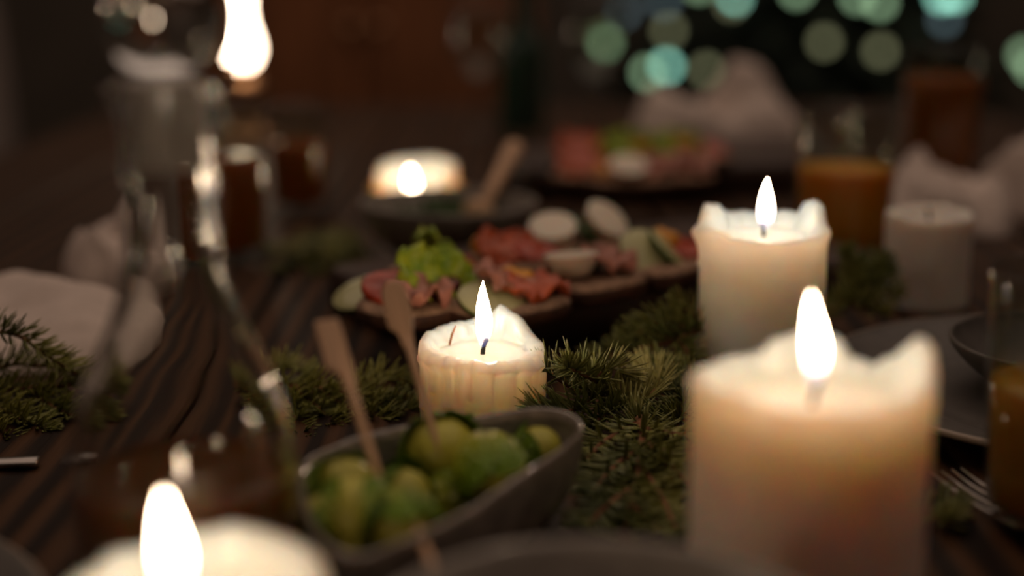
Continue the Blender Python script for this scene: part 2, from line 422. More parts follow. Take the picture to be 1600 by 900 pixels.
# ---------------------------------------------------------------- bowl of sprouts
rim_px = [(912, 672, .036), (906, 652, .0375), (880, 640, .039), (835, 637, .040), (780, 645, .039), (720, 654, .038), (650, 662, .0375), (580, 675, .037), (520, 695, .036), (478, 715, .035), (462, 742, .034),
          (470, 790, .034), (492, 838, .034), (530, 865, .034), (570, 868, .034), (618, 852, .034), (665, 833, .034), (710, 812, .0345), (752, 789, .035), (795, 760, .035), (840, 730, .0355), (880, 703, .036)]
RP = [on(u, v, z) for u, v, z in rim_px]
bc = sum(RP, Vector())/len(RP); bc.z = T
ctrl = [p - Vector((bc.x, bc.y, T)) for p in RP]
N = len(ctrl); curve = []
for i in range(N):
    a, b, c, d = (ctrl[(i+j-1) % N] for j in range(4))
    for s in range(5):
        t = s/5
        curve.append(.5*(2*b + (c-a)*t + (2*a-5*b+4*c-d)*t*t + (3*b-a-3*c+d)*t**3))
def bring(sc, hf, inset=0, base=0.0):
    out = []
    for k, p in enumerate(curve):
        d = Vector((p.x, p.y, 0)); L = d.length
        q = d*sc; q = q - d.normalized()*inset
        q.z = base + p.z*hf + .0006*noise.noise(Vector((p.x*80, p.y*80, hf*4)))
        out.append(q)
    return out
br = thing('serving_bowl', 'dark grey stoneware bowl with wavy rim holding green sprouts', 'bowl', (bc.x, bc.y, T))
outer = [bring(.58, 0, 0, .0008), bring(.64, 0, 0, .0016), bring(.76, .10), bring(.87, .28), bring(.945, .50), bring(.985, .72), bring(.995, .90)]
inner = [bring(.995, .90, .0034), bring(.985, .72, .0042), bring(.945, .50, .0045), bring(.86, .29, .0045), bring(.62, .14, .004), bring(.40, .10, 0, .0005), bring(.1, .10, 0, .0005)]
V, Fc = loft(outer + inner[0:0] + [bring(.995, .93)], False)
V2, F2 = loft([bring(.995, .93, .0033)] + inner, False)
off = len(V); V = V + V2; Fc = Fc + [tuple(i+off for i in f) for f in F2]
n_ = len(curve); Fc.append(tuple(range(n_-1, -1, -1))); Fc.append(tuple(range(len(V)-n_, len(V))))
link('bowl_body', mesh('bowl_body', V, Fc, 'stoneware'), br)
lip = loft([bring(.995, .92), bring(1.0, .97), bring(1.0, 1.0, .0008), bring(1.0, 1.012, .0018), bring(1.0, 1.0, .0028), bring(.995, .92, .0034)], False)
link('rim', mesh('rim', *lip, 'stoneware_rim'), br)

# sprouts
def leaf_mesh(name, R, lat0, lat1, halfw, lift, curl, seed, m):
    nu, nv = 14, 12; V = []
    for j in range(nv+1):
        t = j/nv; la = lat0 + (lat1-lat0)*t
        wv = halfw*math.sin(min(1, .25+t*1.1)*PI*.5)*(1 if t < .75 else math.sqrt(max(0, 1-((t-.75)/.26)**2)))
        for i in range(nu+1):
            s = i/nu*2-1; lo = s*wv
            cr = R*.05*noise.noise(Vector((s*2.2+seed, t*3, seed)))
            rr = R + lift*R + cr + curl*R*(max(0, t-.7)/.3)**2 + .03*R*abs(s)**3*(1 if t > .3 else 0) + .035*R*math.exp(-(s*9)**2)*(1-t) + .025*R*math.sin(abs(s)*9+t*7)
            V.append(Vector((rr*math.sin(la)*math.cos(lo), rr*math.sin(la)*math.sin(lo), -rr*math.cos(la)*1.08)))
    Fc = [(j*(nu+1)+i, j*(nu+1)+i+1, (j+1)*(nu+1)+i+1, (j+1)*(nu+1)+i) for j in range(nv) for i in range(nu)]
    return mesh(name, V, Fc, m)
SR = .0128
leaf_set = [leaf_mesh('leaf', SR, .25, 2.25, .78, .04, .10, 1, 'sprout_leaf'), leaf_mesh('leaf', SR, .22, 2.15, .80, .09, .18, 2, 'sprout_leaf'),
            leaf_mesh('leaf', SR, .2, 1.95, .70, .15, .28, 3, 'sprout_leaf_dark')]
core_me = mesh('heart', *lathe(smooth_profile([(0, -.0132), (.006, -.0122), (.0110, -.006), (.0127, .001), (.0105, .0075), (.0055, .0122), (0, .0136)], 4), 32), 'sprout_core')
base_me = mesh('cut_stalk', *lathe(smooth_profile([(0, -.0160), (.0030, -.0158), (.0036, -.0145), (.0048, -.0125), (.006, -.0115), (0, -.0110)], 2), 20), 'sprout_core')
def sprout(label, loc, rot, sc, k):
    r = thing('brussels_sprout', label, 'sprout', loc, rot, 'green sprouts heaped in the stoneware bowl'); r.scale = (sc,)*3
    link('heart', core_me, r); link('cut_stalk', base_me, r)
    a0 = k*1.3
    for i, (li, da) in enumerate(((0, 0), (0, 2.1), (0, 4.2), (1, 1.0), (1, 3.2), (2, 5.3))):
        if k % 3 == 1 and i == 5: continue
        link('leaf', leaf_set[li], r, None, (0, 0, a0+da))
    return r
sp_list = [  # u, v, height of centre, scale, rotation, label
    (688, 712, .0285, 1.14, (.9, .35, 0), 'yellow-green sprout pierced by the upright pick with rounded paddle'),
    (768, 735, .0305, 1.00, (2.2, -.3, .3), 'yellowish sprout with cut stalk end facing outward'),
    (762, 700, .024, .86, (.4, .3, 1), 'pale sprout wedged behind the yellowish sprout'),
    (838, 708, .024, .80, (.5, -.5, 2), 'small dark green sprout against the far bowl wall'),
    (712, 778, .0165, .92, (1.2, 0, 2.4), 'dark green sprout lying low in the middle of the bowl'),
    (535, 772, .0265, 1.02, (.5, .7, 0), 'green leafy sprout heaped near the glass decanter'),
    (628, 778, .0240, .82, (.9, -.2, 1.2), 'small light sprout beside the square-ended pick'),
    (555, 805, .0285, 1.0, (1.0, .2, 3), 'large green sprout on top of the heap by the decanter'),
    (628, 822, .0270, .95, (1.9, .4, .5), 'sprout pierced by the square-ended pick'),
    (515, 828, .0235, .92, (.6, .2, 4), 'sprout close to the wide lit candle'),
]
SP = []
for k, (u, v, hz, sc, rot, lb) in enumerate(sp_list):
    SP.append(sprout(lb, on(u, v, hz), rot, sc, k))

# bamboo picks
def pick(label, tip, top, square, face):
    ax = (top-tip); L = ax.length; z = ax.normalized()
    y = Vector(face); y = (y - z*y.dot(z)).normalized(); xx = y.cross(z)
    m = Matrix((xx, y, z)).transposed().to_4x4(); m.translation = tip
    r = tag(bpy.data.objects.new('bamboo_pick', None), label, 'food pick', 'bamboo picks stuck in the sprouts'); C.objects.link(r); r.matrix_world = m
    pad = .026
    st = [Vector((0, 0, t)) for t in (0, .006, .02, L*.5, L-pad+.003)]
    link('skewer', mesh('skewer', *tube(st, [.0004, .0011, .0015, .0016, .0017], 10), 'bamboo'), r)
    w0, w1, th = .0021, .0056, .0011
    if square:
        prof = [(-w0, L-pad-.001), (w0, L-pad-.001), (w0+.0005, L-pad+.004), (w1*1.15, L-pad+.0075), (w1*1.2, L-pad+.009), (w1*1.05, L-.001), (w1*.95, L), (-w1*.55, L), (-w1*.6, L-.002), (-w0-.001, L-pad+.006)]
    else:
        prof = [(-w0, L-pad-.001), (w0, L-pad-.001), (w0+.0006, L-pad+.005), (w1*.95, L-pad+.008), (w1*.98, L-pad+.010), (w1*.86, L-.006), (w1*.7, L-.0025), (w1*.3, L-.0004), (-w1*.2, L), (-w1*.75, L-.002), (-w1*.9, L-.006), (-w1*.8, L-pad+.010), (-w0-.0006, L-pad+.004)]
    def rg(y, s=1.0):
        cz = L-pad/2
        return [Vector((px*s, y, cz+(pz-cz)*s)) for px, pz in prof]
    link('paddle', mesh('paddle', *loft([rg(-th, .95), rg(-th*.6), rg(th*.6), rg(th, .95)]), 'bamboo', False), r)
    return r
pick('bamboo pick with square-ended paddle, leaning towards the glass decanter', at(607, 792, .452), at(514, 500, .492), True, (.55, -1, .2))
pick('upright bamboo pick with rounded paddle, in front of the short candle', at(688, 712, .492), at(610, 440, .527), False, (.12, -1, .1))
pick('bamboo pick leaning out over the near side of the bowl', at(648, 812, .436), at(712, 985, .366), False, (.1, -1, .5))

# ---------------------------------------------------------------- spruce
def needle(V, Fc, p, d, up, L, r):
    r *= 1.35
    d = d.normalized(); side = d.cross(up); side = side.normalized() if side.length > 1e-5 else Vector((1, 0, 0)); nrm = side.cross(d).normalized()
    b = len(V)
    bend = (up*.16)*L
    for t, q in ((0, .7), (.5, 1.0), (.85, .7)):
        c = p + d*(L*t) + bend*(t*t)
        V += [c + side*(r*q), c - side*(r*q), c + nrm*(r*q*.8)]
    V.append(p + d*L + bend)
    for i in (0, 3):
        Fc += [(b+i, b+i+1, b+i+4, b+i+3), (b+i+1, b+i+2, b+i+5, b+i+4), (b+i+2, b+i, b+i+3, b+i+5)]
    Fc += [(b+6, b+7, b+9), (b+7, b+8, b+9), (b+8, b+6, b+9)]
def cat(pts, k=6):
    return [Vector(p) for p in smooth_profile([tuple(p) for p in pts], k)]
def needles_on(path, dens, L, flat=.35, tip=True, keep_up=False):
    V, Fc = [], []
    seg = [(path[i+1]-path[i]).length for i in range(len(path)-1)]; tot = sum(seg)
    n = int(tot*dens)
    for q in range(n):
        s = tot*(q+random.random())/n; i = 0; acc = 0
        while i < len(seg)-1 and acc+seg[i] < s: acc += seg[i]; i += 1
        t = (s-acc)/max(seg[i], 1e-6); p = path[i].lerp(path[i+1], t); tg = (path[i+1]-path[i]).normalized()
        a = random.uniform(0, 2*PI)
        e1 = tg.cross(Vector((0, 0, 1))); e1 = e1.normalized() if e1.length > .05 else Vector((1, 0, 0)); e2 = e1.cross(tg).normalized()
        up = e2 if e2.z >= 0 else -e2
        ca, sa = math.cos(a), math.sin(a)
        if sa < -.3 and random.random() < .6: sa = -sa
        rad = (e1*ca + up*sa*(1-flat)).normalized()
        f = s/tot
        ang = math.radians(random.uniform(42, 66)*(1 - .35*max(0, f-.8)/.2))
        d = tg*math.cos(ang) + rad*math.sin(ang)
        l = L*random.uniform(.8, 1.1)*(1 if f > .06 else .6)*(1-.25*max(0, f-.9)/.1)
        if p.z + d.z*l < T+.0006: d.z = (T+.0006-p.z)/l if p.z > T+.0008 else abs(d.z)
        needle(V, Fc, p, d, up, l, .00062)
    if tip:
        tg = (path[-1]-path[-2]).normalized()
        e1 = tg.cross(Vector((0, .2, 1))).normalized(); e2 = e1.cross(tg)
        for q in range(22):
            a = random.uniform(0, 2*PI); g = math.radians(random.uniform(8, 48))
            d = tg*math.cos(g) + (e1*math.cos(a)+e2*math.sin(a))*math.sin(g)
            if d.z < 0 and path[-1].z < T+.01: d.z *= -.3
            needle(V, Fc, path[-1]-tg*.001, d, e2, L*random.uniform(.65, .95), .0006)
    return V, Fc
def branch(label, main, twigs, dens=2600, L=.0125, r=.0016, flat=.35, leafmat='needle'):
    # main and twigs: lists of points; every twig with its own stalk and needles
    main = cat(main); o0 = main[0].copy(); o0.z = T
    rt = thing('spruce_branch', label, 'branch', o0, group='spruce branches laid along the table')
    def loc(ps): return [p-o0 for p in ps]
    link('stem', mesh('stem', *tube(loc(main), [r*(1-.5*i/len(main)) for i in range(len(main))], 8), 'bark'), rt)
    V, Fc = needles_on(main, dens, L, flat)
    if V: stuff(link('needles', mesh('needles', loc(V), Fc, leafmat), rt))
    for tw in twigs:
        tw = cat(tw)
        t = link('twig', mesh('twig', *tube(loc(tw), [r*.7*(1-.45*i/len(tw)) for i in range(len(tw))], 7), 'bark'), rt)
        V, Fc = needles_on(tw, dens, L, flat)
        stuff(link('needles', mesh('needles', loc(V), Fc, leafmat), t))
    return rt
A = at
def fan(main, k, ln, spread, dz=0.0, y=1):     # side twigs along a stem
    m = cat(main); out = []
    for i in range(k):
        f = .18+.7*i/max(k-1, 1); j = int(f*(len(m)-2)); p = m[j]; tg = (m[j+1]-m[j]).normalized()
        s = 1 if i % 2 else -1
        sd = tg.cross(Vector((0, 0, 1))).normalized()*s
        a = math.radians(spread+random.uniform(-8, 8)); L_ = ln*(1.1-.5*f)*random.uniform(.85, 1.15)
        d = tg*math.cos(a)+sd*math.sin(a)
        e = p + d*L_; e.z = max(T+.004, p.z + dz + random.uniform(-.004, .006))
        mid = p.lerp(e, .5); mid.z = max(T+.004, mid.z+.003)
        out.append([p, mid, e])
    return out
# left of the decanter
m1 = [A(-130, 590, .665), A(-20, 608, .662), A(60, 606, .660), A(118, 600, .658)]
branch('spruce branch left of the decanter, in front of the pale napkins', m1,
       [[A(-60, 520, .668), A(20, 522, .664), A(80, 560, .662), A(140, 598, .660)], [A(-40, 612, .655), A(20, 650, .635), A(70, 672, .625)], [A(-90, 600, .66), A(-30, 660, .63), A(10, 690, .615)],
        [A(40, 607, .66), A(90, 640, .645), A(130, 655, .638)], [A(-50, 590, .668), A(20, 570, .675), A(90, 575, .68)]], dens=1900, L=.0138)
# behind the bowl, left of the short candle
m2 = [A(400, 596, .676), A(455, 604, .665), A(520, 610, .660), A(590, 622, .655)]
branch('spruce branch between the decanter and the short candle, behind the bowl', m2,
       [[A(455, 604, .665), A(500, 640, .648), A(520, 668, .635)], [A(500, 609, .66), A(560, 645, .645), A(600, 655, .640)], [A(440, 602, .668), A(460, 650, .64), A(470, 690, .62)],
        [A(540, 612, .66), A(600, 590, .675), A(640, 600, .68)], [A(400, 590, .69), A(440, 575, .70), A(470, 580, .705)], [A(560, 618, .657), A(615, 640, .65), A(645, 640, .65)]], dens=1900, L=.0138, flat=.6)
# tip rising beside the short candle, and the long branch to the thick candle
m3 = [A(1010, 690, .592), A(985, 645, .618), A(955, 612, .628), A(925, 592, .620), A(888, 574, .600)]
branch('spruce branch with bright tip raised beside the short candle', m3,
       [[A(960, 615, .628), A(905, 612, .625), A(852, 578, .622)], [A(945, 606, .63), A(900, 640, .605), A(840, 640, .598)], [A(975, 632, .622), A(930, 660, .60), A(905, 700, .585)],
        [A(985, 645, .618), A(1030, 600, .64), A(1010, 578, .66)], [A(925, 592, .62), A(955, 575, .628), A(975, 585, .63)]], dens=2300, L=.0145, leafmat='needle_lit')
m4 = [A(972, 850, .498), A(985, 790, .522), A(1003, 700, .566), A(1000, 655, .600)]
branch('broad spruce branch lying between the bowl and the thick candle', list(reversed(m4)),
       [[A(1003, 690, .572), A(1050, 730, .545), A(1085, 770, .525)], [A(1000, 670, .585), A(1060, 680, .575), A(1110, 690, .57)], [A(1003, 700, .566), A(960, 730, .548), A(925, 770, .53)],
        [A(992, 760, .535), A(950, 790, .515), A(920, 820, .505)], [A(1000, 725, .553), A(1040, 790, .518), A(1060, 840, .498)], [A(985, 790, .522), A(1020, 820, .508), A(1040, 850, .497)],
        [A(1000, 660, .595), A(945, 690, .575), A(915, 720, .56)], [A(1003, 690, .572), A(1060, 715, .555), A(1110, 735, .548)]], dens=1700, L=.0150, flat=.9, r=.0023)
m5 = [A(1140, 640, .635), A(1090, 632, .632), A(1055, 617, .640), A(1025, 606, .648)]
branch('spruce branch reaching out from behind the thick candle', m5,
       [[A(1090, 632, .632), A(1050, 650, .615), A(1015, 655, .612)], [A(1065, 622, .636), A(1060, 660, .61), A(1040, 690, .59)], [A(1055, 618, .638), A(1040, 590, .66), A(1015, 575, .675)],
        [A(1100, 634, .632), A(1070, 596, .655), A(1030, 575, .668)]], dens=1900, L=.0138, flat=.6)
m6 = [A(1100, 512, .720), A(1060, 530, .705), A(1000, 545, .700), A(930, 562, .695)]
branch('spruce branch lying against the front edge of the food board', m6,
       [[A(1080, 520, .71), A(1050, 500, .715), A(1010, 505, .715)], [A(1050, 532, .705), A(1020, 515, .71), A(985, 525, .708)], [A(1095, 515, .72), A(1085, 490, .722), A(1060, 482, .722)], [A(1060, 530, .705), A(1080, 565, .69), A(1060, 585, .68)]], dens=2000)
m7 = [A(1285, 500, .782), A(1315, 470, .790), A(1345, 445, .795), A(1385, 428, .798)]
branch('spruce sprig between the tall candle and the unlit candle', m7,
       [[A(1330, 456, .793), A(1335, 425, .80), A(1325, 400, .805)], [A(1345, 445, .795), A(1370, 455, .79), A(1395, 460, .788)], [A(1310, 475, .79), A(1350, 480, .78), A(1375, 485, .775)], [A(1350, 440, .796), A(1372, 425, .80), A(1378, 412, .803)]], dens=2500, L=.0128)
m9 = [A(585, 408, .985), A(530, 402, 1.0), A(470, 398, 1.01), A(425, 395, 1.02)]
branch('dark spruce branch beside the grey salad bowl, behind the decanter', m9,
       [[A(560, 405, .99), A(530, 425, .96), A(500, 432, .95)], [A(530, 402, 1.0), A(510, 385, 1.04), A(480, 378, 1.06)], [A(500, 400, 1.005), A(470, 420, .97), A(440, 425, .96)], [A(550, 404, .995), A(545, 385, 1.04), A(520, 375, 1.07)]], dens=1600, L=.014)
m8 = [on(1440, 800, .004), on(1470, 795, .005), on(1490, 790, .006)]
branch('small spruce snippet lying at the foot of the thick candle', m8, [[on(1450, 800, .004), on(1475, 818, .004), on(1490, 815, .004)]], dens=1500, L=.0115, r=.0008)

# ---------------------------------------------------------------- decanter
dx, dy = -.1045, .430
dc = thing('decanter', 'clear glass decanter with round glass stopper and a little amber liquor', 'decanter', (dx, dy, T))
outer_p = [(0, 0), (.030, 0), (.0342, .003), (.0352, .010), (.0355, .035), (.0352, .055), (.0340, .066), (.0310, .077), (.0265, .088), (.0215, .0985), (.0175, .109), (.0150, .120), (.0140, .130), (.0140, .150), (.0142, .163), (.0165, .169), (.0182, .1725), (.0180, .1745)]
inner_p = [(.0150, .1745), (.0125, .168), (.0118, .160), (.0116, .148), (.0116, .130), (.0128, .120), (.0152, .109), (.0192, .0985), (.0240, .088), (.0286, .077), (.0315, .066), (.0327, .055), (.0330, .035), (.0326, .012), (.030, .007), (0, .0055)]
prof = smooth_profile(outer_p, 4) + smooth_profile(inner_p, 4)
link('bottle', mesh('bottle', *lathe(prof, 96), 'glass'), dc)
liq = smooth_profile([(0, .0054), (.0302, .0069), (.0328, .0120), (.0332, .035), (.0331, .0500)], 4) + [(.0329, .0502), (.02, .0500), (0, .0500)]
link('liquor', mesh('liquor', *lathe(liq, 96), 'brandy'), dc)
stp = thing('glass_stopper', 'round clear glass stopper in the neck of the decanter', 'stopper', (dx, dy, T+.1482))
link('ball', mesh('ball', *lathe(smooth_profile([(0, .0270), (.0075, .0275), (.0088, .0290), (.0115, .031), (.0158, .0365), (.0176, .0440), (.0158, .0520), (.0105, .0585), (0, .0610)], 5), 64), 'glass'), stp)
link('ground_plug', mesh('ground_plug', *lathe(smooth_profile([(0, 0), (.0098, .0004), (.0106, .004), (.0112, .018), (.0118, .0255), (.0085, .0262), (0, .0262)], 3), 48), 'frosted_glass'), stp)

# ---------------------------------------------------------------- drinking glasses
def tumbler(label, x, y, rt, rb, h, fill, liquid, name='drinking_glass', glass='thin_glass', foot=.006, th=.0016, round_base=0.0, category='glass', group=None):
    g = thing(name, label, category, (x, y, T), group=group)
    rr = lambda z: rb + (rt-rb)*(z/h)**.8
    zs = [h*t for t in (.06, .12, .25, .4, .55, .7, .85, .97)]
    if round_base:
        out = [(0, 0), (rb*.62, 0), (rb*.74, .0015), (rb*.92, h*.06), (rb*1.0, h*.12)] + [(rr(z), z) for z in zs[2:]]
    else:
        out = [(0, 0), (rb-.002, 0), (rb, .002)] + [(rr(z), z) for z in zs[1:]]
    zi = [z for z in zs if z > foot+.004]
    inn = [(rr(z)-th, z) for z in reversed(zi)] + [(rr(foot+.003)*(.86 if round_base else .95)-th, foot+.003), (rb*.5, foot), (0, foot)]
    pf = out + [(rr(h)-.0002, h-.0004), (rr(h)-th/2, h), (rr(h)-th+.0002, h-.0004)] + inn
    link('glass_body', mesh('glass_body', *lathe(pf, 72), glass), g)
    if liquid:
        lz = [z for z in zi if z < fill-.003]
        lp = [(0, foot+.0002), (rb*.5, foot+.0002), (rr(foot+.003)*(.86 if round_base else .95)-th-.0002, foot+.0032)] + [(rr(z)-th-.0002, z) for z in lz] + [(rr(fill)-th-.0002, fill), (rr(fill)*.5, fill-.0005), (0, fill-.0005)]
        link('drink', mesh('drink', *lathe(lp, 72), liquid), g)
    return g
tumbler('amber drink in a round-bottomed glass beside the thick cream candle', .2075, .502, .0335, .0285, .1005, .058, 'beer', round_base=1, foot=.008)
tumbler('orange juice in a straight glass behind the tall candle', .2375, 1.005, .0365, .0330, .108, .0665, 'juice')
tumbler('dark amber cider in a tall glass, far right beyond the juice', .392, 1.30, .0375, .030, .132, .108, 'cider', round_base=1)
gx, gy = on(365, 402).xy
tumbler('narrow glass of amber drink behind the decanter', gx, gy, .0260, .0235, .112, .074, 'cider', th=.0014)
gx, gy = on(470, 330).xy
tumbler('small glass of amber drink near the oil lamp', gx, gy, .0255, .0225, .092, .06, 'cider', th=.0014)
def wine_glass(label, x, y, s=1.0, group=None):
    g = thing('wine_glass', label, 'glass', (x, y, T), group=group)
    h = .165*s
    out = [(0, 0), (.031, .0005), (.032, .002), (.012, .006), (.0045, .012), (.0036, .04), (.004, .068), (.010, .078), (.026, .094), (.034, .115), (.0345, .135), (.030, .165)]
    inn = [(.029, .1648), (.0332, .135), (.0328, .115), (.0248, .095), (.009, .081), (0, .079)]
    link('glass_body', mesh('glass_body', *lathe([(r*s, z*s) for r, z in smooth_profile(out, 3)+smooth_profile(inn, 3)], 64), 'thin_glass'), g)
a = on(928, 228); wine_glass('stemmed wine glass beside the far food board', a.x, a.y)
a = on(748, 215); wine_glass('stemmed wine glass beside the green bottle', a.x, a.y, .95)
a = on(815, 205)
gb = thing('bottle', 'dark green glass bottle at the far end of the table', 'bottle', (a.x, a.y, T))
link('bottle_body', mesh('bottle_body', *lathe(smooth_profile([(0, 0), (.026, 0), (.0285, .003), (.0285, .09), (.026, .108), (.016, .125), (.0115, .14), (.0110, .185), (.0125, .187), (.0125, .194), (.009, .195), (.009, .19), (0, .189)], 3), 48), 'green_glass'), gb)
link('cork', mesh('cork', *lathe([(0, .188), (.0088, .188), (.0088, .203), (.0075, .205), (0, .205)], 24), 'crumb'), gb)

# ---------------------------------------------------------------- oil lamp
a = on(385, 212)
lp = thing('oil_lamp', 'small brass oil lamp with glowing pear-shaped frosted shade', 'lamp', (a.x, a.y, T))
link('base', mesh('base', *lathe(smooth_profile([(0, 0), (.034, 0), (.036, .004), (.022, .012), (.009, .022), (.008, .034), (.020, .042), (.026, .052), (.024, .064), (.014, .072), (0, .073)], 4), 48), 'brass'), lp)
link('burner', mesh('burner', *lathe([(0, .0725), (.012, .0725), (.014, .078), (.0155, .080), (.0155, .083), (.009, .084), (0, .084)], 32), 'brass'), lp)
link('shade', mesh('shade', *lathe(smooth_profile([(0, .0842), (.010, .0842), (.0175, .094), (.0200, .106), (.0175, .120), (.0125, .135), (.0105, .152), (.0110, .172), (0, .1725)], 5), 48), 'lamp_glow'), lp)

# ---------------------------------------------------------------- open sandwiches on boards
def blob_slice(rx, ry, th, wob, seed, top, edge, p=2.2, jit=.0012):
    V, Fc, idx = slab(oval(rx, ry, 30, wob, seed, p), 0, th, th*.25, jit, seed)
    return mesh('slice', V, Fc, [edge, top], True, idx)
bread = [blob_slice(.034, .024, .011, .10, s, 'crumb', 'crust', 2.6, .0022) for s in (1, 2, 3)]
cuc = blob_slice(.0185, .0185, .0032, .03, 5, 'cucumber_flesh', 'cucumber_skin', 2, .0003)
tom = blob_slice(.017, .014, .005, .08, 6, 'tomato', 'tomato', 2, .002)
beet = blob_slice(.020, .013, .008, .10, 7, 'beet', 'beet', 2.3, .002)
pep = blob_slice(.010, .008, .010, .15, 8, 'pepper', 'pepper', 2, .003)
def sheet(name, rx, ry, amp, freq, seed, m, th=.0012, lift=.0):
    nu, nv = 26, 18; V = []
    def P(i, j):
        a = i/nu*2-1; b = j/nv*2-1
        e = max(abs(a), abs(b)); q = 1-.22*(a*a*b*b)
        z = amp*noise.noise(Vector((a*freq+seed, b*freq, seed)))*(.3+e) + amp*.5*math.sin(a*freq*2.3+b*1.5+seed)*(.2+e) + lift*(a*a)
        return Vector((a*rx*q, b*ry*q, z))
    top = [P(i, j) for j in range(nv+1) for i in range(nu+1)]
    V = top + [p - Vector((0, 0, th)) for p in top]; W = nu+1; K = len(top)
    Fc = [(j*W+i, j*W+i+1, (j+1)*W+i+1, (j+1)*W+i) for j in range(nv) for i in range(nu)]
    Fc += [tuple(K+q for q in reversed(f)) for f in list(Fc)]
    bd = [i for i in range(nu)] + [j*W+nu for j in range(nv)] + [nv*W+i for i in range(nu, 0, -1)] + [j*W for j in range(nv, 0, -1)]
    for i in range(len(bd)):
        p, q = bd[i], bd[(i+1) % len(bd)]; Fc.append((q, p, p+K, q+K))
    lo = min(v.z for v in V); V = [v-Vector((0, 0, lo)) for v in V]
    return mesh(name, V, Fc, m)
let = sheet('lettuce_leaf', .024, .018, .006, 3.2, 1, 'lettuce', .0008)
ham = sheet('ham', .018, .015, .006, 2.4, 4, 'ham', .0016)
sal = sheet('salmon_slice', .021, .015, .005, 2.0, 9, 'salmon', .002)
egg_p = smooth_profile([(0, 0), (.008, .0012), (.0125, .006), (.0145, .012), (.0140, .0135), (0, .0138)], 4)
egg = mesh('mozzarella_half', *lathe(egg_p, 36), 'egg_white')
herb = sheet('herb', .010, .008, .005, 4, 12, 'herb', .0008)
KIND = {'cucumber_slice': (cuc, .0032), 'tomato_slice': (tom, .005), 'beetroot_slice': (beet, .008), 'pepper_piece': (pep, .010), 'lettuce_leaf': (let, .004),
        'ham_fold': (ham, .004), 'salmon_slice': (sal, .004), 'egg_half': (egg, .0135), 'herb_leaf': (herb, .003)}
def sandwich(label, pos, rz, k, tops, group):
    r = thing('open_sandwich', label, 'sandwich', pos, (0, 0, rz), group)
    link('bread', bread[k % 3], r)
    for (nm, x, y, z, rot) in tops:
        link(nm, KIND[nm][0], r, (x, y, .0104+z), rot)
    return r
def board(label, cx, cy, ang, lx, ly, th, seed):
    r = thing('serving_board', label, 'serving board', (cx, cy, T), (0, 0, ang))
    V, Fc, idx = slab(oval(lx/2, ly/2, 64, .05, seed, 7), 0, th, .003, .0004, seed)
    link('board', mesh('board', V, Fc, 'board_wood'), r)
    return r
BA = math.radians(31); BZ = .026
bcx, bcy = .062, .882
board('dark wooden serving board of open sandwiches behind the short candle', bcx, bcy, BA, .33, .165, BZ, 2)
g1 = 'open sandwiches on the near board'
def bpos(u, v):
    p = on(u, v, BZ+.011); p.z = T+BZ+.0006; return p
ss = [
 (bpos(655, 468), BA+.1, 0, [('ham_fold', -.008, -.010, 0, (.1, .1, .3)), ('beetroot_slice', .008, .004, .001, (.15, 0, .2)), ('lettuce_leaf', .010, .010, .006, (.9, .1, .1)), ('tomato_slice', -.010, .012, .003, (.5, 0, 0))], 'open sandwich with beetroot, ham and a bright lettuce leaf'),
 (bpos(795, 468), BA+.15, 1, [('cucumber_slice', -.016, -.006, .001, (.35, -.1, .2)), ('salmon_slice', .014, -.004, 0, (.1, .1, .3)), ('pepper_piece', .012, .010, .003, (.2, .2, 0)), ('ham_fold', .0, .008, .002, (.4, 0, 1))], 'open sandwich with cucumber, red salmon and an orange pepper piece'),
 (bpos(925, 432), BA+.25, 2, [('egg_half', -.014, .002, .001, (-.10, 0, 0)), ('ham_fold', .012, .000, 0, (.1, 0, 1.2)), ('herb_leaf', .006, .014, .002, (.6, 0, 0))], 'open sandwich with a white egg half and folded ham'),
 (bpos(1030, 408), BA+.3, 0, [('cucumber_slice', -.010, .002, .004, (.75, -.2, 0)), ('cucumber_slice', .008, -.002, .003, (.6, .5, 0)), ('pepper_piece', .018, .010, .004, (0, .3, 0)), ('tomato_slice', .026, .000, .001, (.2, 0, 0))], 'open sandwich with two cucumber slices next to the tall candle'),
 (bpos(800, 405), BA-.1, 1, [('salmon_slice', -.004, .002, .002, (.6, .1, .2)), ('tomato_slice', .014, -.006, .001, (.3, .2, 0)), ('pepper_piece', -.012, .010, .003, (.4, 0, 0))], 'open sandwich with orange salmon in the back row'),
 (bpos(915, 378), BA+.1, 2, [('egg_half', .014, .006, .004, (.7, .2, 0)), ('herb_leaf', -.004, .000, .001, (.7, .2, 1)), ('herb_leaf', .002, .010, .003, (.4, 0, 2)), ('egg_half', -.018, .010, 0, (.3, -.3, 0))], 'open sandwich with egg halves and dark herbs in the back row'),
 (bpos(690, 425), BA-.2, 0, [('herb_leaf', -.010, .004, 0, (.3, 0, 0)), ('tomato_slice', .006, .004, 0, (.4, .2, 0)), ('lettuce_leaf', -.002, .012, .003, (.7, .2, 1.4))], 'open sandwich with tomato and herbs at the corner of the near board'),
]
for p, rz, k, tp, lb in ss: sandwich(lb, p, rz, k, tp, g1)
cs = tag(link('cucumber_slice', cuc), 'cucumber slice leaning over the corner of the serving board', 'cucumber'); cs.location = bpos(572, 450); cs.rotation_euler = (.10, -.35, .5); cs.location.z += .006

